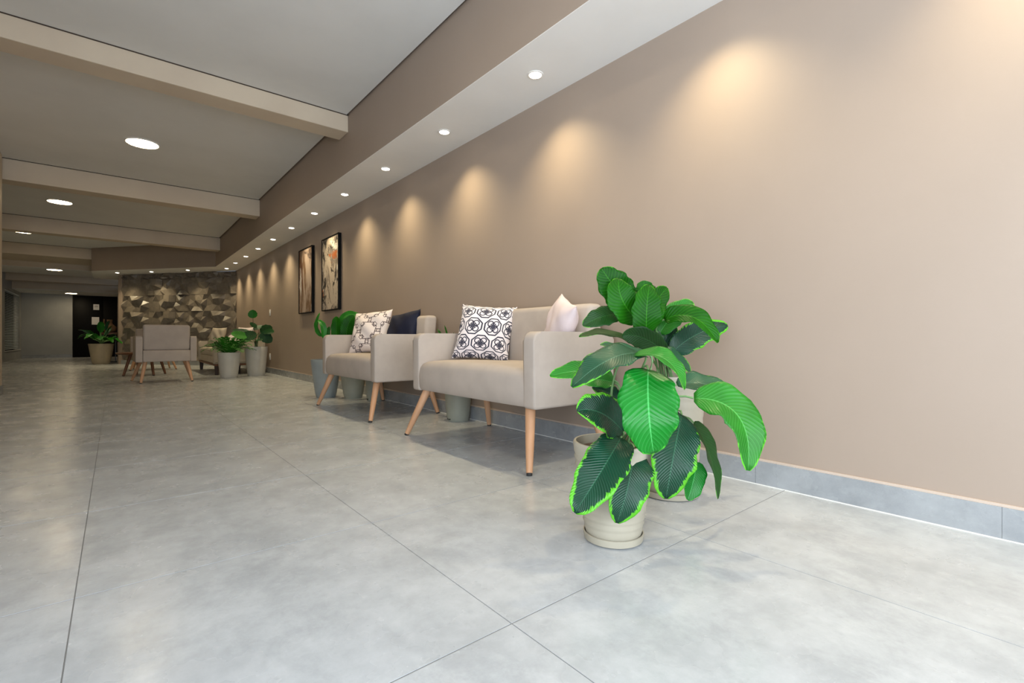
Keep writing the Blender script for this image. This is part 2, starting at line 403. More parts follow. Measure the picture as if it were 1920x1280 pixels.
# oblique relief wall: backing, end jamb, skirting, relief panels
def along(s, n): p = CR+sd*s+sn*n; return (p.x, p.y)
LEN = (CL-CR).length
st = struct(obj('wall_relief', prism(bmesh.new(), [along(-.1, -.03), along(LEN, -.03), along(LEN, -.2), along(-.1, -.2)], -.004, ZS), 'wall'))
jb = struct(obj('trim_2', prism(bmesh.new(), [along(LEN, .02), (CL.x-.085, CL.y+.05), (CL.x-.085, BY), (CL.x+.2, BY), along(LEN, -.2)], -.004, ZS), 'wall'))
bs = struct(obj('baseboard_relief', prism(bmesh.new(), [along(.012, .045), along(LEN, .045), along(LEN, -.03), along(.0, -.03)], 0, .105), 'base'))
PW, PH = .83, .415
from mathutils.geometry import delaunay_2d_cdt
def relief(seed, w, h):
    rnd = random.Random(seed); pts = []; hs = []
    nx, ny = max(2, round(w/.14)), 3
    for i in range(nx+1):
        for j in range(ny+1):
            ex, ey = i in (0, nx), j in (0, ny)
            x = i*w/nx+(0 if ex else rnd.uniform(-.36, .36)*w/nx); z = j*h/ny+(0 if ey else rnd.uniform(-.34, .34)*h/ny)
            if ey and not ex: z = j*h/ny
            pts.append(Vector((x, z)))
            k = .006 if (ex and ey) else rnd.choice((.004, .012, .085, .10, .07, .02))
            if ex or ey: k = min(k, rnd.choice((.006, .03, .07, .08)))
            hs.append(k)
    vs, es, fs, *_ = delaunay_2d_cdt(pts, [], [], 0, .0001)
    bm = bmesh.new(); vv = []
    for v in vs:
        i = min(range(len(pts)), key=lambda q: (pts[q]-v).length); vv.append(bm.verts.new((v.x, -hs[i], v.y)))
    for f in fs: bm.faces.new([vv[i] for i in f])
    # close the sides back to the wall
    for e in [e for e in bm.edges if len(e.link_faces) == 1]:
        a, b = e.verts; c = bm.verts.new((b.co.x, 0, b.co.z)); d = bm.verts.new((a.co.x, 0, a.co.z)); bm.faces.new((a, b, c, d))
    bmesh.ops.recalc_face_normals(bm, faces=bm.faces)
    if sum(f.normal.y*f.calc_area() for f in bm.faces if abs(f.normal.y) > .2) > 0: bmesh.ops.reverse_faces(bm, faces=bm.faces)
    me = bpy.data.meshes.new('relief_panel'); bm.to_mesh(me); bm.free(); me.materials.append(M['stone'])
    return me
rang = math.atan2(-sd.y, -sd.x)              # panel local +x runs from the left end to the corner, local -y to the room
rc = {}
row = 0; z = .105
while z < ZS-.01:
    h = min(PH, ZS-z); s = -(.415 if row in (1, 4) else 0); k = 0
    while s < LEN-.01:
        a, b = max(s, 0), min(s+PW, LEN); w = b-a
        if w > .04:
            key = (round(w, 3), round(h, 3), (k*2+row*3) % 3)
            if key not in rc: rc[key] = relief(11+key[2], w-.004, h-.004)
            o = link('relief_panel', rc[key], None, st); p = along(LEN-a if False else LEN-(a), -.03)
            o.location = (p[0], p[1], z+.002); o.rotation_euler = (0, 0, rang)
        s += PW; k += 1
    z += PH; row += 1

# ceiling, dropped soffit, beams, lower headers at the far end
cl = struct(boxo('ceiling', (FX-.15, EX-.018, YB-.1, 15.83, ZC, ZC+.06), 'ceiling'))
struct(boxo('ceiling_slab', (FX-.15, WX+.15, YB-.1, BY+.15, ZC+.06, ZC+.16), 'gap'))
e0, e1 = along(-.02, 1.0), None
E1 = Vector((EX, 12.93)); E2 = Vector((-.45, 15.70))
so = struct(obj('soffit', prism(bmesh.new(), [(EX, YB), (WX, YB), (WX, CR.y), (CL.x+.05, CL.y+.06), (CL.x+.05, 17.6), (-.45, 17.6), (E2.x, E2.y), (E1.x, E1.y)], ZS+.003, ZC+.058), 'wall'))
obj('soffit_board', prism(bmesh.new(), [(EX, YB), (WX, YB), (WX, CR.y), (CL.x+.05, CL.y+.06), (CL.x+.05, 17.6), (-.45, 17.6), (E2.x, E2.y), (E1.x, E1.y)], ZS, ZS+.003), 'soffit', so)
def beam(n, y0, y1, x0, x1, z0):
    o = struct(boxo(n, (x0, x1, y0, y1, z0, ZC+.05), 'cream', None, .004, 1))
    boxo('shadow_gap', (x0, x1, y0-.006, y1+.006, ZC-.007, ZC+.04), 'gap', o)
beam('ceiling_beam', -3.0+.95, -1.83, LX, EX, 2.715); beam('ceiling_beam', .94, 1.18, LX, EX, 2.715)
beam('ceiling_beam', 4.73, 4.97, LX, EX, 2.715); beam('ceiling_beam', 8.52, 8.78, FX, EX, 2.62)
beam('ceiling_beam', 12.30, 12.56, FX, EX, 2.61); beam('ceiling_beam', 15.83, 16.1, FX, -.27, 2.62)
struct(boxo('ceiling_far', (FX, CL.x, 16.1, 17.2, 2.62, 2.66), 'cream')); struct(boxo('header_beam', (FX, CL.x, 17.2, 18.9, 2.48, 2.9), 'cream'))
struct(boxo('header_board', (FX, CL.x, 17.21, 18.89, 2.474, 2.48), 'ceiling'))
struct(boxo('ceiling_recess', (FX, CL.x, 18.9, 21.0, 2.70, 2.74), 'ceiling')); struct(boxo('header_lower', (FX, CL.x, 19.9, 20.15, 2.36, 2.7), 'cream'))
struct(boxo('header_back', (FX, CL.x, 21.0, BY, 2.20, 2.7), 'cream')); struct(boxo('ceiling_back', (FX, CL.x, 21.0, BY, 2.19, 2.2), 'ceiling'))

# ------------------------------------------------------------------ lamps
def spot_proto():
    t = thing('recessed_spotlight', 'x', 'spotlight')
    bm = bmesh.new(); lathe(bm, [(.050, 0), (.050, -.004), (.040, -.006), (.036, -.002), (.036, 0)], 24); obj('trim_ring', bm, 'trimring', t, 50)
    bm = bmesh.new(); lathe(bm, [(.035, -.001), (.036, -.0055), (.026, -.010), (.010, -.0125)], 24); obj('lens', bm, 'spot', t, 60)
    l = bpy.data.lights.new('lamp', 'SPOT'); l.energy = SPOT_W; l.color = SPOT_COL
    l.spot_size = math.radians(112); l.spot_blend = 1.0; l.shadow_soft_size = .03
    o = bpy.data.objects.new('lamp', l); COL.objects.link(o); o.parent = t; o.location = (0, 0, -.02)
    return t
ords = ['first', 'second', 'third', 'fourth', 'fifth', 'sixth', 'seventh', 'eighth', 'ninth', 'tenth', 'eleventh']
sp = spot_proto()
SY = [2.234+1.082*k for k in range(-3, 11)]
GS = 'recessed spotlights in the soffit'
hid = 0
for i, y in enumerate(SY):
    k = i-3
    lab = ('glowing recessed spotlight above the taupe wall, %s from the near end of the soffit' % ords[k]) if k >= 0 else 'recessed spotlight %s' % ('just past the top edge of the picture', 'second past the top edge of the picture', 'third past the top edge of the picture')[-1-k]
    if i == 0: sp.location = (2.03, y, ZS); sp['label'] = lab; sp['group'] = GS
    else: dup(sp, lab, (2.03, y, ZS), 0, GS)
for p, w in (((1.353, 13.967), 'nearest the room corner'), ((.693, 14.873), 'middle of three'), ((.041, 15.661), 'leftmost of three')):
    dup(sp, 'glowing recessed spotlight above the faceted relief wall, '+w, (*p, ZS), 0, GS)
def disc_proto():
    t = thing('ceiling_light', 'x', 'ceiling light')
    bm = bmesh.new(); lathe(bm, [(.165, 0), (.165, -.008), (.150, -.011), (.148, -.004), (.148, 0)], 40); obj('rim', bm, 'trimring', t, 50)
    bm = bmesh.new(); lathe(bm, [(.149, -.001), (.149, -.007), (.10, -.012), (.02, -.014)], 40); obj('diffuser', bm, 'disc', t, 60)
    return t
dp = disc_proto(); dp.location = (.238, 6.885, ZC)
dp['label'] = 'large round ceiling light glowing between the nearest two beams'; dp['group'] = 'round ceiling lights'
dup(dp, 'round ceiling light glowing between the second and third beams', (-.694, 10.696, ZC), 0)
dup(dp, 'round ceiling light by the left edge between the third and fourth beams', (-1.479, 14.176, ZC), 0)
dup(dp, 'round ceiling light on the lowered far ceiling', (-1.23, 17.43, 2.474), 0)
dup(dp, 'farthest round ceiling light in front of the black door', (-1.145, 22.0, 2.19), 0)
for x, y in ((.35, 2.0),): dup(dp, 'round ceiling light above the viewpoint, out of view', (x, y, ZC), 0)

# ------------------------------------------------------------------ seats
def cushion(bm, hw, y0, y1, z0, z1, rf=.05, bul=.012, nx=14):
    """a padded block: rounded front, slightly crowned top, along local x"""
    prof = []
    for k in range(7): a = math.pi*1.5-k*math.pi/12*1.0 if False else 0
    prof = [(y0+.012, z0), (y0-.004, z0+.02), (y0-.010, (z0+z1)/2), (y0-.004, z1-rf)]
    for k in range(1, 6):
        a = k/5*math.pi/2; prof.append((y0+rf-rf*math.cos(a)-.003, z1-rf+rf*math.sin(a)))
    for k in range(1, 6): prof.append((y0+rf+(y1-y0-rf)*k/5, z1))
    prof.append((y1, z0))
    rows = []
    for i in range(nx+1):
        t = -1+2*i/nx; x = hw*(math.sin(t*math.pi/2)*.35+t*.65)
        e = 1-abs(t)**6; r = []
        for (y, z) in prof:
            f = max(0, (z-z0)/(z1-z0)); yy = (y-y0)/(y1-y0)
            r.append(bm.verts.new((x, y+(1-e)*.010*(1-yy), z+bul*f*(e*(1-t*t*.6))*math.sin(min(1, max(0, yy)*1.0+.25)*math.pi*.8)-(1-e)*.012*f)))
        rows.append(r)
    n = len(prof)
    for a, b in zip(rows, rows[1:]):
        for k in range(n): bm.faces.new((a[k], b[k], b[(k+1) % n], a[(k+1) % n]))
    bm.faces.new(rows[0][::-1]); bm.faces.new(rows[-1])
    return bm
def arm_mesh(x0, x1, y0, y1, z0, z1, r=.05, rb=.02, bev=.012):
    bm = bmesh.new(); P = []
    def arc(cy, cz, rr, a0, a1, n=6):
        for k in range(n+1):
            a = math.radians(a0+(a1-a0)*k/n); P.append((cy+rr*math.cos(a), cz+rr*math.sin(a)))
    arc(y0+r, z1-r, r, 180, 90); arc(y1-r*.8, z1-r*.8, r*.8, 90, 0); arc(y1-rb, z0+rb, rb, 0, -90, 3); arc(y0+rb, z0+rb, rb, -90, -180, 3)
    a = [bm.verts.new((x0, y, z)) for y, z in P]; b = [bm.verts.new((x1, y, z)) for y, z in P]; n = len(P)
    fa = bm.faces.new(a); fb = bm.faces.new(b[::-1])
    for i in range(n): bm.faces.new((a[i], b[i], b[(i+1) % n], a[(i+1) % n]))
    es = list(fa.edges)+list(fb.edges)
    bmesh.ops.bevel(bm, geom=es, offset=bev, segments=3, profile=.5, affect='EDGES')
    return bm
def back_mesh(hw, y0, y1, z0, z1, lean=.035, bev=.035):
    bm = box(bmesh.new(), -hw, hw, y0, y1, z0, z1, bev, 4)
    for v in bm.verts: v.co.y += lean*(v.co.z-z0)/(z1-z0)
    return bm
def leg(parent, top, foot, r0=.027, r1=.016, mat='oak', name='leg'):
    a, b = Vector(top), Vector(foot); d = (a-b)
    c = b+d*(.012/d.length)
    bm = tube(bmesh.new(), [a, a.lerp(c, .12), a.lerp(c, .6), c.lerp(a, .02), c], [r0*.95, r0, (r0+r1)*.52, r1*1.04, r1], 14)
    o = obj(name, bm, mat, parent, 50)
    obj('foot_cap', tube(bmesh.new(), [c, b], [r1*.95, r1*.92], 14), 'rubber', o, 50)
def seat_thing(name, label, cat, W, loc, rz, group=None):
    t = thing(name, label, cat, loc, rz, group); hw = W/2; ih = hw-.085
    cf = .60
    obj('seat', cushion(bmesh.new(), ih+.003, -.318, .17, .318, .512, .055, .018), 'fabric', t, 45)
    obj('arm', arm_mesh(-hw, -ih, -.32, .30, .312, .705), 'fabric', t, 45)
    obj('arm', arm_mesh(ih, hw, -.32, .30, .312, .705), 'fabric', t, 45)
    obj('backrest', back_mesh(ih-.002, .165, .285, .485, .875), 'fabric', t, 45)
    obj('back_panel', box(bmesh.new(), -ih+.002, ih-.002, .17, .31, .318, .49, .012, 3), 'fabric', t, 45)
    for s in (-1, 1):
        leg(t, (s*(hw-.10), -.255, .325), (s*(hw+.012), -.362, 0))
        leg(t, (s*(hw-.12), .22, .325), (s*(hw-.06), .30, 0))
    return t
love1 = seat_thing('loveseat', 'beige suede loveseat nearest the viewpoint, with a ring-print and a blush cushion', 'loveseat', 1.26, (1.92, 2.40, 0), -math.pi/2, 'beige loveseats along the taupe wall')
love2 = dup(love1, 'beige suede loveseat further along the wall, with a link-print and a navy cushion', (1.925, 4.31, 0), -math.pi/2)
arm1 = seat_thing('armchair', 'beige armchair with splayed wooden legs, seen from behind near the relief wall', 'armchair', .76, (.60, 9.26, 0), math.pi+.03, 'beige armchairs at the coffee table')
arm2 = dup(arm1, 'beige armchair mostly hidden behind the coffee table, facing the viewpoint', (.63, 13.02, 0), .0)

# pillows
def pillow(name, label, c, nrm, up, size, T, mat, seatz=None, wr=.012, seed=1):
    n = Vector(nrm).normalized(); u = (Vector(up)-n*Vector(up).dot(n)).normalized(); s = u.cross(n)
    G = 22; bm = bmesh.new(); uvl = bm.loops.layers.uv.new('UVMap'); rnd = random.Random(seed)
    ph = [rnd.uniform(0, 6) for _ in range(6)]
    def P(a, b, side):
        # a, b in -1..1
        e = (1-abs(a)**2.6)**.55*(1-abs(b)**2.6)**.55 if abs(a) < 1 and abs(b) < 1 else 0
        x = a*(1-.075*(1-b*b)*abs(a)**2); y = b*(1-.075*(1-a*a)*abs(b)**2)
        w = wr*(math.sin(a*5+ph[0]+b*3)*math.cos(b*4+ph[1])+.6*math.sin((a+b)*7+ph[2]))*e
        corner = max(0, abs(a)*abs(b)-.35)*wr*1.6*math.sin((abs(a)-abs(b))*9)
        return s*x*size/2+u*y*size/2+n*side*(T/2*e+w+corner*.5)
    sheets = []
    for side in (1, -1):
        g = [[None]*(G+1) for _ in range(G+1)]
        for i in range(G+1):
            for j in range(G+1):
                a, b = -1+2*i/G, -1+2*j/G
                a, b = math.sin(a*math.pi/2)*.5+a*.5, math.sin(b*math.pi/2)*.5+b*.5
                edge = i in (0, G) or j in (0, G)
                if side == -1 and edge: g[i][j] = sheets[0][i][j]
                else: g[i][j] = bm.verts.new(P(a, b, side))
        sheets.append(g)
        for i in range(G):
            for j in range(G):
                q = [(i, j), (i+1, j), (i+1, j+1), (i, j+1)]
                if side == -1: q = q[::-1]
                f = bm.faces.new([g[a][b] for a, b in q])
                for l, (a, b) in zip(f.loops, q): l[uvl].uv = (a/G, b/G)
    co = Vector(c)
    if seatz is not None: co.z = seatz-min(v.co.z for v in bm.verts)
    o = obj(name, bm, mat, None, 80); o.location = co
    return tag(o, label, 'cushion')
pillow('cushion', 'off-white cushion printed with dark interlaced rings on the nearest loveseat', (1.985, 2.71, 0), (-.79, -.58, .36), (.05, -.05, 1), .41, .15, 'rings', .505, .008, 3)
pillow('cushion', 'pale blush plain cushion leaning in the near corner of the nearest loveseat', (2.03, 2.02, 0), (-.86, .46, .22), (.20, -.46, 1), .365, .14, 'blush', .505, .010, 5)
pillow('cushion', 'off-white cushion with dark linked-cross print on the farther loveseat', (1.965, 4.60, 0), (-.84, -.44, .34), (.10, .14, 1), .45, .16, 'links', .505, .010, 8)
pillow('cushion', 'navy satin cushion leaning on the back of the farther loveseat', (2.06, 4.11, 0), (-.93, -.15, .34), (.06, .14, 1), .42, .15, 'navy', .50, .010, 9)

# sofa by the relief wall, facing away from the right wall
so2 = thing('sofa', 'cream upholstered sofa on a dark wooden base behind the two large pots', 'sofa', (1.80, 11.22, 0), -math.pi/2)
SW = 1.08
obj('seat', cushion(bmesh.new(), SW-.14, -.41, .20, .345, .475, .05, .015), 'fabric2', so2, 45)
obj('front_panel', box(bmesh.new(), -SW+.14, SW-.14, -.40, .2, .20, .342, .02, 3), 'fabric2', so2, 45)
for s in (-1, 1):
    x0, x1 = (-SW, -SW+.145) if s < 0 else (SW-.145, SW)
    obj('arm', arm_mesh(x0, x1, -.43, .42, .20, .615, .05, .02, .03), 'fabric2', so2, 45)
obj('backrest', back_mesh(SW-.14, .22, .42, .2, .66, .02, .04), 'fabric2', so2, 45)
for x in (-.48, .48): obj('back_cushion', back_mesh(.46, .08, .24, .47, .74, .06, .05), 'fabric2', so2, 45).location.x = x
obj('base_rail', box(bmesh.new(), -SW+.02, SW-.02, -.41, .40, .165, .20, .006), 'walnut', so2)
for sx in (-1, 1):
    for y in (-.37, .34):
        bm = box(bmesh.new(), -.035, .035, -.035, .035, 0, .166, .004)
        for v in bm.verts:
            if v.co.z < .08: v.co.x *= .72; v.co.y *= .72
        o = obj('leg', bm, 'darkwood', so2); o.location = (sx*(SW-.08), y, 0)
def fpil(lab, c, n, up, s, mat, z): pillow('cushion', lab, c, n, up, s, .14, mat, z, .012, int(c[1]*10))
fpil('cream cushion at the far end of the cream sofa', (1.68, 11.95, 0), (-.85, -.45, .3), (0, 0, 1), .44, 'fabric2', .48)
fpil('crumpled blush cushion lying on the near end of the cream sofa', (1.75, 10.62, 0), (-.45, -.35, .8), (.4, .3, .6), .42, 'blush', .48)
fpil('pale blush cushion standing at the back of the cream sofa beside the wall', (1.93, 10.50, 0), (-.8, -.5, .25), (0, 0, 1), .40, 'blush', .50)

# coffee table
ct = thing('coffee_table', 'round brown wooden coffee table with splayed legs behind the armchair', 'table', (.42, 11.05, 0))
obj('table_top', lathe(bmesh.new(), [(.36, .375), (.405, .385), (.42, .398), (.42, .41), (.41, .416)], 40), 'walnut', ct, 40)
for a in (20, 110, 200, 290):
    a = math.radians(a); leg(ct, (.22*math.cos(a), .22*math.sin(a), .38), (.33*math.cos(a), .33*math.sin(a), 0), .026, .018, 'walnut')

# console with vase
cs = thing('console_table', 'narrow black steel console with a wooden top beside the relief wall', 'table', (-.10, 17.50, 0))
boxo('table_top', (-.20, .14, -.20, .20, .77, .83), 'walnut', cs, .005)
for x in (-.17, .11):
    boxo('leg', (x-.012, x+.012, -.17, -.146, .03, .77), 'metalblack', cs); boxo('leg', (x-.012, x+.012, .146, .17, .03, .77), 'metalblack', cs)
boxo('base_frame', (-.20, .14, -.19, .19, 0, .03), 'metalblack', cs, .003)
vz = thing('vase', 'round brown clay jug with a narrow neck on the console', 'vase', (-.12, 17.44, .83))
bm = bmesh.new(); lathe(bm, [(.07, 0), (.12, .03), (.155, .09), (.15, .15), (.11, .20), (.065, .24), (.055, .28), (.06, .34), (.065, .36), (.05, .36), (.045, .3)], 28); obj('body', bm, 'clay', vz, 60)
bm = bmesh.new(); tube(bm, [(-.10, 0, .205), (-.12, 0, .27), (-.115, 0, .37)], [.02, .018, .02], 10); obj('spout', bm, 'clay', vz, 60)

# ------------------------------------------------------------------ pictures, switch, socket, notices, blind
def picture(lab, y0, y1, z0, z1, mat):
    t = thing('painting', lab, 'painting', (WX, (y0+y1)/2, z0), 0, 'abstract paintings on the taupe wall'); h = z1-z0; w = (y1-y0)/2; f = .012
    bm = bmesh.new(); box(bm, -.042, 0, -w, -w+f, 0, h); box(bm, -.042, 0, w-f, w, 0, h); box(bm, -.042, 0, -w+f, w-f, 0, f); box(bm, -.042, 0, -w+f, w-f, h-f, h)
    obj('frame', bm, 'black', t)
    boxo('canvas', (-.034, -.002, -w+f+.003, w-f-.003, f+.003, h-f-.003), mat, t)
picture('tall abstract painting in umber streaks, black frame, farther of the two', 7.40, 8.062, 1.055, 2.055, 'art1')
picture('tall abstract painting with rust and grey patches, black frame, nearer of the two', 6.30, 6.960, 1.050, 2.055, 'art2')
t = thing('light_switch', 'white light switch on the taupe wall above the far pots', 'switch', (WX, 10.06, 1.10))
boxo('plate', (-.009, 0, -.04, .04, 0, .12), 'white', t, .003); boxo('rocker', (-.013, -.008, -.018, .018, .04, .08), 'white', t, .001)
t = thing('wall_socket', 'white wall socket low on the taupe wall beside the far pots', 'socket', (WX, 10.06, .26))
boxo('plate', (-.009, 0, -.04, .04, 0, .12), 'white', t, .003); boxo('socket_face', (-.014, -.008, -.02, .02, .035, .085), 'white', t, .003)
tag(boxo('notice', (-.605, -.445, BY-.050, BY-.046, 1.69, 1.89), 'paper2'), 'small printed white notice high on the black door', 'sign')
tag(boxo('notice', (-.648, -.445, BY-.050, BY-.046, 1.16, 1.43), 'paper'), 'blank white sheet lower on the black door', 'sign')
bl = thing('window_blind', 'grey horizontal slat blind in the far left window', 'blind', (FX-.03, 21.17, .34))
boxo('head_rail', (-.025, .025, -1.32, 1.32, 1.70, 1.745), 'slat', bl)
me = None
for k in range(34):
    if me is None:
        bm = box(bmesh.new(), -.022, .022, -1.30, 1.30, -.0015, .0015); me = bpy.data.meshes.new('slat'); bm.to_mesh(me); bm.free(); me.materials.append(M['slat'])
    o = link('slat', me, None, bl); o.location = (0, 0, .02+k*.05); o.rotation_euler = (0, math.radians(38), 0)
for y in (-.9, .9): boxo('ladder_cord', (.021, .023, y-.002, y+.002, .02, 1.7), 'slat', bl)

# ------------------------------------------------------------------ plants
def leaf(parent, b, m, t, W, nh, mat, fold=.2, wave=.05, L=18, K=4, pw=.8, thick=0, seed=0, tipw=.0, curl=0):
    """blade along a curve b-m-t with a V fold and wavy margins"""
    b, m, t = Vector(b), Vector(m), Vector(t); c = m*2-(b+t)*.5
    nh = Vector(nh); rnd = random.Random(seed); p1, p2 = rnd.uniform(0, 6), rnd.uniform(0, 6)
    bm = bmesh.new(); uvl = bm.loops.layers.uv.new('UVMap'); rows = []; lastS = None
    for i in range(L+1):
        q = i/L; q = .004+.992*q
        P = b*(1-q)**2+c*2*q*(1-q)+t*q*q
        T = ((c-b)*(1-q)+(t-c)*q).normalized()
        Sd = T.cross(nh)
        if Sd.length < .15: Sd = lastS or T.orthogonal()
        Sd.normalize()
        if lastS and Sd.dot(lastS) < 0: Sd = -Sd
        lastS = Sd; N = Sd.cross(T)
        if N.dot(nh) < 0: N = -N
        w = W/2*(max(0, math.sin(math.pi*q**pw))**.47)*(1-.06*q)
        w *= 1+.05*math.sin(q*23+p1)
        r = []
        for k in range(-K, K+1):
            x = k/K; a = abs(x)
            lift = fold*a*w-curl*a*a*w + wave*w*a*a*math.sin(q*15+(p1 if x > 0 else p2))
            jag = 1+rnd.uniform(-.025, .02) if abs(k) == K else 1
            r.append(bm.verts.new(P+Sd*x*w*jag*(1-.12*fold)+N*lift))
        rows.append(r)
    n = 2*K
    for i in range(L):
        for k in range(n):
            f = bm.faces.new((rows[i][k], rows[i][k+1], rows[i+1][k+1], rows[i+1][k]))
            for l, (ii, kk) in zip(f.loops, ((i, k), (i, k+1), (i+1, k+1), (i+1, k))): l[uvl].uv = (kk/n, ii/L)
    me = bpy.data.meshes.new('leaf'); bm.to_mesh(me); bm.free()
    o = link('leaf', me, mat, parent, 80)
    if thick:
        md = o.modifiers.new('thickness', 'SOLIDIFY'); md.thickness = thick; md.offset = 0
    return o
def stem(parent, a, b, d, r=.004, r2=.003, mat='stem', n=8, bow=.5):
    a, b, d = Vector(a), Vector(b), Vector(d).normalized()
    k = (b-a).length*bow
    c1 = a+Vector((0, 0, 1))*k; c2 = b-d*k*.55; pts = []
    for i in range(n+1):
        t = i/n; pts.append(a*(1-t)**3+c1*3*t*(1-t)**2+c2*3*t*t*(1-t)+b*t**3)
    return obj('stem', tube(bmesh.new(), pts, [r+(r2-r)*i/n for i in range(n+1)], 7), mat, parent, 80)
def pot(t, rt, rb, h, mat, soil=.03, ribs=False, saucer=None, z=0, notch=False):
    prof = [(rb*.97, z), (rb, z+.006)]; n = 40 if ribs else 8
    for i in range(1, n):
        q = i/n; r = rb+(rt-rb)*(q**.8); r += (.0013*math.sin(i*2.1)+.0009*math.sin(i*3.7+1)) if ribs and q < .88 else 0
        prof.append((r, z+h*q*.985))
    th = .010 if rt < .2 else .016
    prof += [(rt, z+h-.006), (rt-.003, z+h), (rt-th, z+h), (rt-th-.002, z+h-soil-.02), (.01, z+h-soil-.02)]
    o = obj('pot', lathe(bmesh.new(), prof, 48), mat, t, 50)
    rs = rt-th-.003
    obj('soil', lathe(bmesh.new(), [(rs, z+h-soil-.018), (rs, z+h-soil), (rs*.5, z+h-soil+.008), (.004, z+h-soil+.012)], 28), 'soil', t, 60)
    if notch: obj('drain_notch', box(bmesh.new(), -rb*1.0-.002, -rb*.94, -.022, .022, z+.012, z+.028, .004), 'rubber', t)
    if saucer: obj('saucer', lathe(bmesh.new(), [(saucer-.012, 0), (saucer-.003, .004), (saucer, .026), (saucer-.004, .027), (saucer-.008, .008), (.01, .008)], 48), mat, t, 40)
PA, PB = (1.293, 1.034), (1.854, 1.180)
GP = 'large-leaved potted plants'
pa = thing('potted_plant', 'glossy green lime-edged foliage plant in an ivory ribbed pot, frontmost', 'plant', (0, 0, 0), 0, GP)
pb = thing('potted_plant', 'taller green foliage plant in an ivory pot against the wall, right behind the front plant', 'plant', (0, 0, 0), 0, GP)
for t, p in ((pa, PA), (pb, PB)): t.location = (*p, 0)
pot(pa, .134, .088, .318, 'pot', .03, True, .100, .008)
pot(pb, .152, .105, .505, 'pot', .03, True, .125, .008)
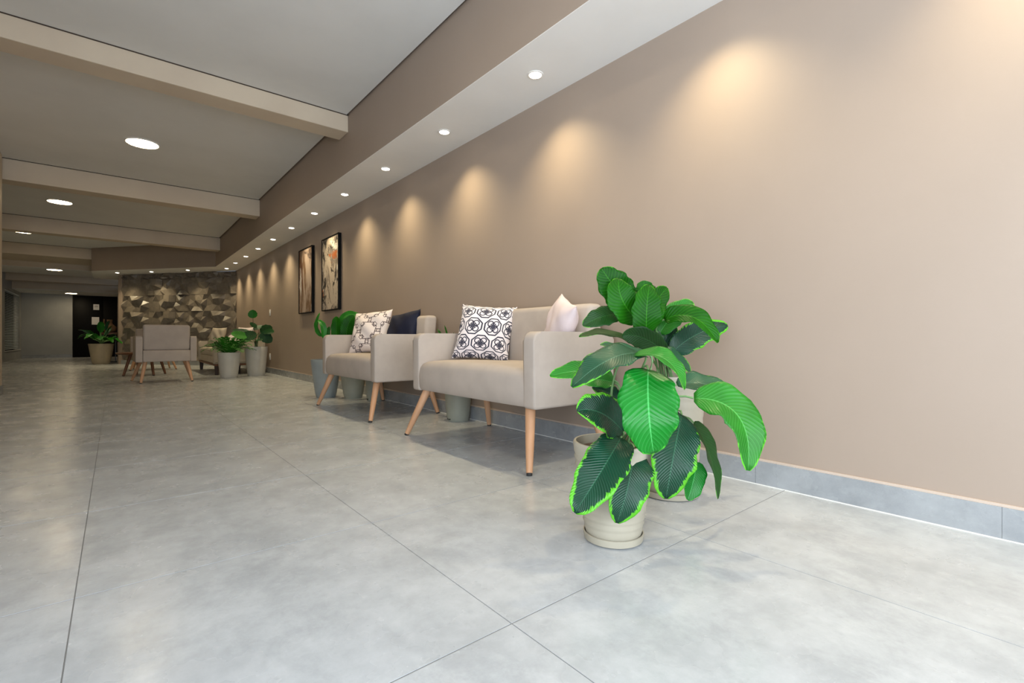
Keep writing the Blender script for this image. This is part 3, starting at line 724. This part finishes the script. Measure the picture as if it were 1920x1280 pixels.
LEAVES=[
 ('A', (1.281, 0.888, 0.573), (1.197, 0.828, 0.459), (1.225, 0.83, 0.331), 0.178, (-0.69, -0.68, 0.24), 'bright', 0.18),
 ('A', (1.452, 0.876, 0.417), (1.36, 0.849, 0.301), (1.341, 0.864, 0.163), 0.158, (-0.55, -0.82, 0.2), 'dark', 0.15),
 ('A', (1.24, 0.961, 0.354), (1.104, 0.93, 0.274), (1.016, 0.951, 0.169), 0.141, (-0.77, -0.57, 0.28), 'dark', 0.2),
 ('A', (1.28, 0.941, 0.319), (1.209, 0.908, 0.228), (1.174, 0.925, 0.109), 0.142, (-0.51, -0.85, 0.15), 'dark', 0.2),
 ('A', (1.278, 0.981, 0.365), (1.168, 0.981, 0.437), (1.087, 1.009, 0.449), 0.134, (-0.62, -0.62, 0.48), 'dark', 0.2),
 ('A', (1.337, 0.946, 0.616), (1.177, 0.947, 0.608), (1.053, 0.998, 0.523), 0.118, (-0.56, -0.35, 0.75), 'mid', 0.15),
 ('A', (1.327, 1.058, 0.525), (1.222, 1.092, 0.559), (1.114, 1.155, 0.544), 0.086, (-0.55, -0.52, 0.66), 'light', 0.2),
 ('A', (1.279, 1.019, 0.522), (1.216, 1.046, 0.535), (1.159, 1.066, 0.526), 0.069, (-0.46, -0.7, 0.55), 'light', 0.2),
 ('A', (1.448, 1.01, 0.616), (1.368, 1.05, 0.635), (1.29, 1.088, 0.647), 0.073, (-0.33, -0.26, 0.91), 'mid', 0.15),
 ('A', (1.263, 0.929, 0.614), (1.287, 0.831, 0.606), (1.332, 0.794, 0.514), 0.085, (-0.11, -0.73, 0.67), 'light', 0.3),
 ('A', (1.556, 0.894, 0.376), (1.619, 0.868, 0.258), (1.661, 0.86, 0.096), 0.086, (0.06, -0.97, 0.24), 'olive', 0.3),
 ('A', (1.603, 0.908, 0.228), (1.593, 0.916, 0.161), (1.559, 0.918, 0.099), 0.092, (-0.38, -0.91, 0.19), 'bright', 0.2),
 ('A', (1.464, 0.841, 0.474), (1.516, 0.72, 0.426), (1.5, 0.682, 0.262), 0.151, (-0.34, -0.82, 0.47), 'light', 0.25),
 ('A', (1.494, 0.92, 0.509), (1.562, 0.838, 0.51), (1.631, 0.755, 0.443), 0.103, (-0.21, -0.54, 0.82), 'mid', 0.2),
 ('A', (1.346, 1.042, 0.452), (1.308, 1.073, 0.484), (1.268, 1.106, 0.5), 0.072, (-0.61, -0.39, 0.69), 'dark', 0.2),
 ('B', (1.638, 1.216, 0.808), (1.562, 1.239, 0.877), (1.511, 1.269, 0.953), 0.142, (-0.74, -0.67, 0.1), 'green', 0.12),
 ('B', (1.623, 1.176, 0.744), (1.544, 1.19, 0.821), (1.549, 1.211, 0.909), 0.138, (-0.55, -0.82, 0.15), 'green', 0.15),
 ('B', (1.618, 1.129, 0.688), (1.593, 1.111, 0.782), (1.627, 1.122, 0.881), 0.127, (-0.59, -0.8, 0.1), 'green', 0.15),
 ('B', (1.72, 1.2, 0.836), (1.714, 1.205, 0.875), (1.711, 1.207, 0.912), 0.093, (-0.58, -0.79, 0.2), 'green', 0.15),
 ('B', (1.585, 1.234, 0.769), (1.514, 1.266, 0.756), (1.439, 1.303, 0.72), 0.089, (-0.67, -0.67, 0.33), 'olive', 0.15),
 ('B', (1.634, 1.219, 0.655), (1.537, 1.273, 0.69), (1.442, 1.326, 0.675), 0.066, (-0.37, -0.3, 0.88), 'olive', 0.2),
 ('B', (1.689, 1.096, 0.618), (1.553, 1.104, 0.674), (1.462, 1.127, 0.678), 0.094, (-0.75, -0.61, -0.24), 'deep', 0.2),
 ('B', (1.797, 1.189, 0.689), (1.847, 1.147, 0.774), (1.927, 1.107, 0.824), 0.105, (-0.7, -0.57, 0.44), 'light', 0.2),
 ('B', (1.742, 1.13, 0.746), (1.779, 1.022, 0.753), (1.835, 0.95, 0.651), 0.107, (-0.35, -0.79, 0.51), 'green', 0.3),
 ('B', (1.82, 1.144, 0.608), (1.924, 1.084, 0.689), (2.062, 1.022, 0.725), 0.12, (-0.48, -0.8, 0.37), 'dark', 0.15),
 ('B', (1.81, 1.178, 0.629), (1.849, 1.171, 0.674), (1.889, 1.165, 0.72), 0.065, (-0.3, -0.94, 0.18), 'dark', 0.2),
 ('B', (1.709, 1.158, 0.607), (1.75, 1.098, 0.598), (1.798, 1.045, 0.529), 0.09, (-0.19, -0.66, 0.72), 'mid', 0.2),
 ('B', (1.768, 1.187, 0.669), (1.793, 1.192, 0.699), (1.818, 1.197, 0.745), 0.07, (-0.45, -0.85, 0.28), 'mid', 0.2),
 ('B', (1.668, 1.152, 0.735), (1.709, 1.158, 0.804), (1.787, 1.145, 0.883), 0.115, (-0.38, -0.91, 0.19), 'green', 0.2),
]

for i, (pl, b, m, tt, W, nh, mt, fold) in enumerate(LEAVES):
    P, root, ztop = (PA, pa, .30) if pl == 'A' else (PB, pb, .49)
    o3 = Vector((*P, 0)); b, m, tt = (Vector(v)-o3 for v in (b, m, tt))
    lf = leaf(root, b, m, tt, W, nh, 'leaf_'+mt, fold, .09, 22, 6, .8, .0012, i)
    a = random.uniform(0, 6.28)
    ca = Vector((.022*math.cos(a), .022*math.sin(a), ztop-.02)) + Vector((b.x*.12, b.y*.12, 0))
    stem(lf, ca, b, (m-b), .0045, .0035, 'stem', 10, .45)
def crown(root, z, n, spread, length, W, mats, up=.6, seed=0, pw=.8, sten=.3, fold=.2, r=.004, droop=.3, amin=0, amax=6.283, thick=0):
    rnd = random.Random(seed)
    for k in range(n):
        a = amin+(amax-amin)*(k+rnd.uniform(-.25, .25))/n; el = up*rnd.uniform(.55, 1.25)
        d = Vector((math.cos(a)*math.cos(el), math.sin(a)*math.cos(el), math.sin(el)))
        c0 = Vector((.02*math.cos(a), .02*math.sin(a), z))
        b = c0+d*spread*rnd.uniform(.7, 1.2)+Vector((0, 0, .04)); ll = length*rnd.uniform(.75, 1.2)
        m = b+d*ll*.5+Vector((0, 0, -droop*.15*ll)); t = b+d*ll*.95+Vector((0, 0, -droop*ll))
        nh = Vector((-math.cos(a)*.6, -math.sin(a)*.6, 1))
        lf = leaf(root, b, m, t, W*rnd.uniform(.8, 1.2), nh, rnd.choice(mats), fold, .06, 12, 4, pw, thick, seed*50+k)
        stem(lf, c0, b, d, r, r*.7, 'stem', 6)
# banana-leaved plant behind the farther loveseat, with explicit upright leaves
PF_LEAVES = [
  ((-0.086, -0.13, 0.694), (-0.138, -0.113, 0.8), (-0.104, -0.115, 0.954), 0.075, (-0.94, -0.33, 0.09), 'leaf_light', 1),
  ((-0.093, -0.188, 0.67), (-0.093, -0.188, 0.799), (-0.132, -0.13, 0.87), 0.07, (-0.13, -0.97, 0.21), 'leaf_light', 2),
  ((-0.032, -0.109, 0.634), (-0.023, -0.117, 0.724), (0.002, -0.112, 0.802), 0.06, (-0.13, -0.97, 0.21), 'leaf_green', 3),
]
PG_LEAVES = [
  ((-0.145, 0.119, 0.622), (-0.145, 0.119, 0.79), (-0.142, 0.143, 0.916), 0.125, (-0.63, -0.77, 0.1), 'leaf_green', 4),
  ((-0.064, 0.027, 0.634), (-0.063, -0.001, 0.801), (0.0, -0.026, 0.926), 0.15, (-0.55, -0.82, 0.15), 'leaf_green', 5),
  ((-0.086, 0.2, 0.767), (-0.037, 0.133, 0.925), (0.087, 0.006, 0.924), 0.1, (-0.7, -0.57, 0.44), 'leaf_light', 6),
  ((0.004, 0.126, 0.633), (0.051, 0.087, 0.786), (0.121, 0.029, 0.877), 0.12, (-0.36, -0.86, 0.36), 'leaf_green', 7),
]

pf = thing('potted_plant', 'upright banana-leaved plant in a blue-grey pot at the far end of the farther loveseat', 'plant', (1.86, 5.60, 0), 0, GP)
pot(pf, .165, .105, .43, 'potblue', .03)
for b, m, t, W, nh, mt, s in PF_LEAVES:
    lf = leaf(pf, b, m, t, W, nh, mt, .25, .06, 16, 4, .8, 0, s); stem(lf, (.01*s-.02, 0, .38), b, Vector(m)-Vector(b), .007, .005)
pg = thing('potted_plant', 'broad-leaved green plant in a sage pot under the far arm of the farther loveseat', 'plant', (2.06, 5.30, 0), 0, GP)
pot(pg, .15, .095, .40, 'potgreen', .03, False, None, 0, True)
for b, m, t, W, nh, mt, s in PG_LEAVES:
    lf = leaf(pg, b, m, t, W, nh, mt, .15, .05, 16, 4, .85, 0, s); stem(lf, (.01*s-.04, 0, .36), b, Vector(m)-Vector(b), .007, .005)
pgap = thing('potted_plant', 'sage pot with thin spiky leaves on the floor between the two loveseats', 'plant', (2.165, 3.32, 0), 0, GP)
pot(pgap, .115, .088, .30, 'potgreen', .03, False, None, 0, True)
for k, (dx, dy, dz) in enumerate(((-.03, .28, .75), (-.05, .22, .74), (-.02, .18, .78), (.02, .10, .72), (-.03, -.02, .66), (.02, -.06, .70))):
    b = Vector((dx*.3, dy*.3, .36)); t = Vector((dx, dy, dz)); m = (b+t)/2+Vector((0, 0, .05))
    lf = leaf(pgap, b, m, t, .022, (-.5, -.5, .7), 'leaf_green', .2, .05, 10, 2, .8, 0, k); stem(lf, (0, 0, .27), b, m-b, .004, .003)
ph = thing('potted_plant', 'small sage pot in shadow behind the rear leg of the farther loveseat', 'plant', (2.165, 4.96, 0), 0, GP)
pot(ph, .10, .082, .26, 'potgreen', .03, False, None, 0, True); crown(ph, .225, 5, .01, .05, .02, ['leaf_green'], 1.1, 31)
# far group
pfn = thing('potted_fern', 'bushy bright green fern in a light grey tapered pot before the sofa', 'plant', (1.50, 9.42, 0), 0, GP)
pot(pfn, .178, .125, .43, 'potgrey', .03)
rnd = random.Random(5)
for k in range(46):                               # fronds: a rib with paired leaflets
    a = k*2.39996; el = .35+.85*((k*7) % 10)/10; ll = rnd.uniform(.30, .44)
    d = Vector((math.cos(a)*math.cos(el), math.sin(a)*math.cos(el), math.sin(el)))
    c0 = Vector((.05*math.cos(a), .05*math.sin(a), .40)); t = c0+d*ll+Vector((0, 0, -.07)); m = c0+d*ll*.55+Vector((0, 0, .03)); c = m*2-(c0+t)*.5
    bm = bmesh.new(); uvl = bm.loops.layers.uv.new('UVMap'); pts = [c0*(1-q)**2+c*2*q*(1-q)+t*q*q for q in (i/10 for i in range(11))]
    sdv = Vector((-math.sin(a), math.cos(a), 0))
    for i in range(1, 11):
        p = pts[i]; tg = (pts[i]-pts[i-1]).normalized(); lw = .085*math.sin(math.pi*(.12+.85*i/10))**.7
        for s in (-1, 1):
            tip = p+sdv*s*lw+tg*lw*.55+Vector((0, 0, rnd.uniform(-.015, .01))); mid = (p+tip)/2
            q4 = [bm.verts.new(v) for v in (p-tg*.004, mid-tg*.014, tip, mid+tg*.014)]
            f = bm.faces.new(q4)
            for l, uvv in zip(f.loops, ((.5, 0), (.3, .5), (.5, 1), (.7, .5))): l[uvl].uv = uvv
    me = bpy.data.meshes.new('frond'); bm.to_mesh(me); bm.free(); fr = link('frond', me, 'leaf_fern', pfn)
    obj('stem', tube(bmesh.new(), pts, [.003]*11, 5), 'stem', fr)
pr = thing('potted_plant', 'dark round-leaved plant in a tall light grey pot against the far wall', 'plant', (1.96, 9.62, 0), 0, GP)
pot(pr, .188, .135, .52, 'potgrey', .03)
def rl(x, y, z, W, L, nh, dr, s, mt='leaf_round'):
    b = Vector((x, y, z)); d = Vector(dr).normalized(); m = b+d*L*.5; t = b+d*L
    lf = leaf(pr, b, m, t, W, nh, mt, .1, .03, 12, 4, .85, 0, s); stem(lf, (.02*math.cos(s), .02*math.sin(s), .48), b, d, .006, .004, 'bark' if s % 2 else 'stem')
FC = (-.35, -.93, .15)
rl(-.06, -.02, 1.03, .16, .15, FC, (.0, .05, 1), 1, 'leaf_far'); rl(.05, -.06, .78, .20, .22, (-.3, -.9, .4), (.8, -.35, .4), 2)
rl(.05, -.12, .76, .20, .24, (-.4, -.9, .2), (.6, -.3, -.6), 3); rl(-.02, -.12, .75, .20, .30, (-.35, -.9, .35), (-.9, .1, -.3), 4)
rl(-.05, -.05, .82, .12, .18, (-.2, -.5, .9), (.6, .2, .35), 5); rl(.10, -.08, .80, .15, .24, (-.3, -.7, .6), (.5, -.8, -.1), 6)
rl(-.08, -.1, .66, .12, .24, (-.2, -.5, .9), (-1, .1, -.25), 7); rl(-.02, -.15, .65, .12, .22, (-.2, -.6, .8), (.1, -.9, -.1), 8)
rl(-.10, .02, .78, .13, .28, (-.3, -.6, .7), (-.9, .3, .1), 9); rl(-.16, -.1, .70, .16, .26, (-.3, -.8, .5), (-.95, .0, .2), 10, 'leaf_fern')
rl(.0, -.04, .86, .10, .14, (-.3, -.6, .7), (-.6, .1, .5), 11)
pe = thing('potted_plant', 'leafy green plant in a sand-coloured tapered pot before the black door', 'plant', (-.28, 16.48, 0), 0, GP)
pot(pe, .262, .172, .53, 'potbeige', .04)
crown(pe, .50, 15, .20, .42, .15, ['leaf_far', 'leaf_light', 'leaf_mid', 'leaf_green'], .62, 41, .8, .3, .2, .009, .55)
crown(pe, .50, 7, .34, .36, .15, ['leaf_far', 'leaf_light', 'leaf_mid'], 1.15, 43, .8, .3, .2, .009, .25)
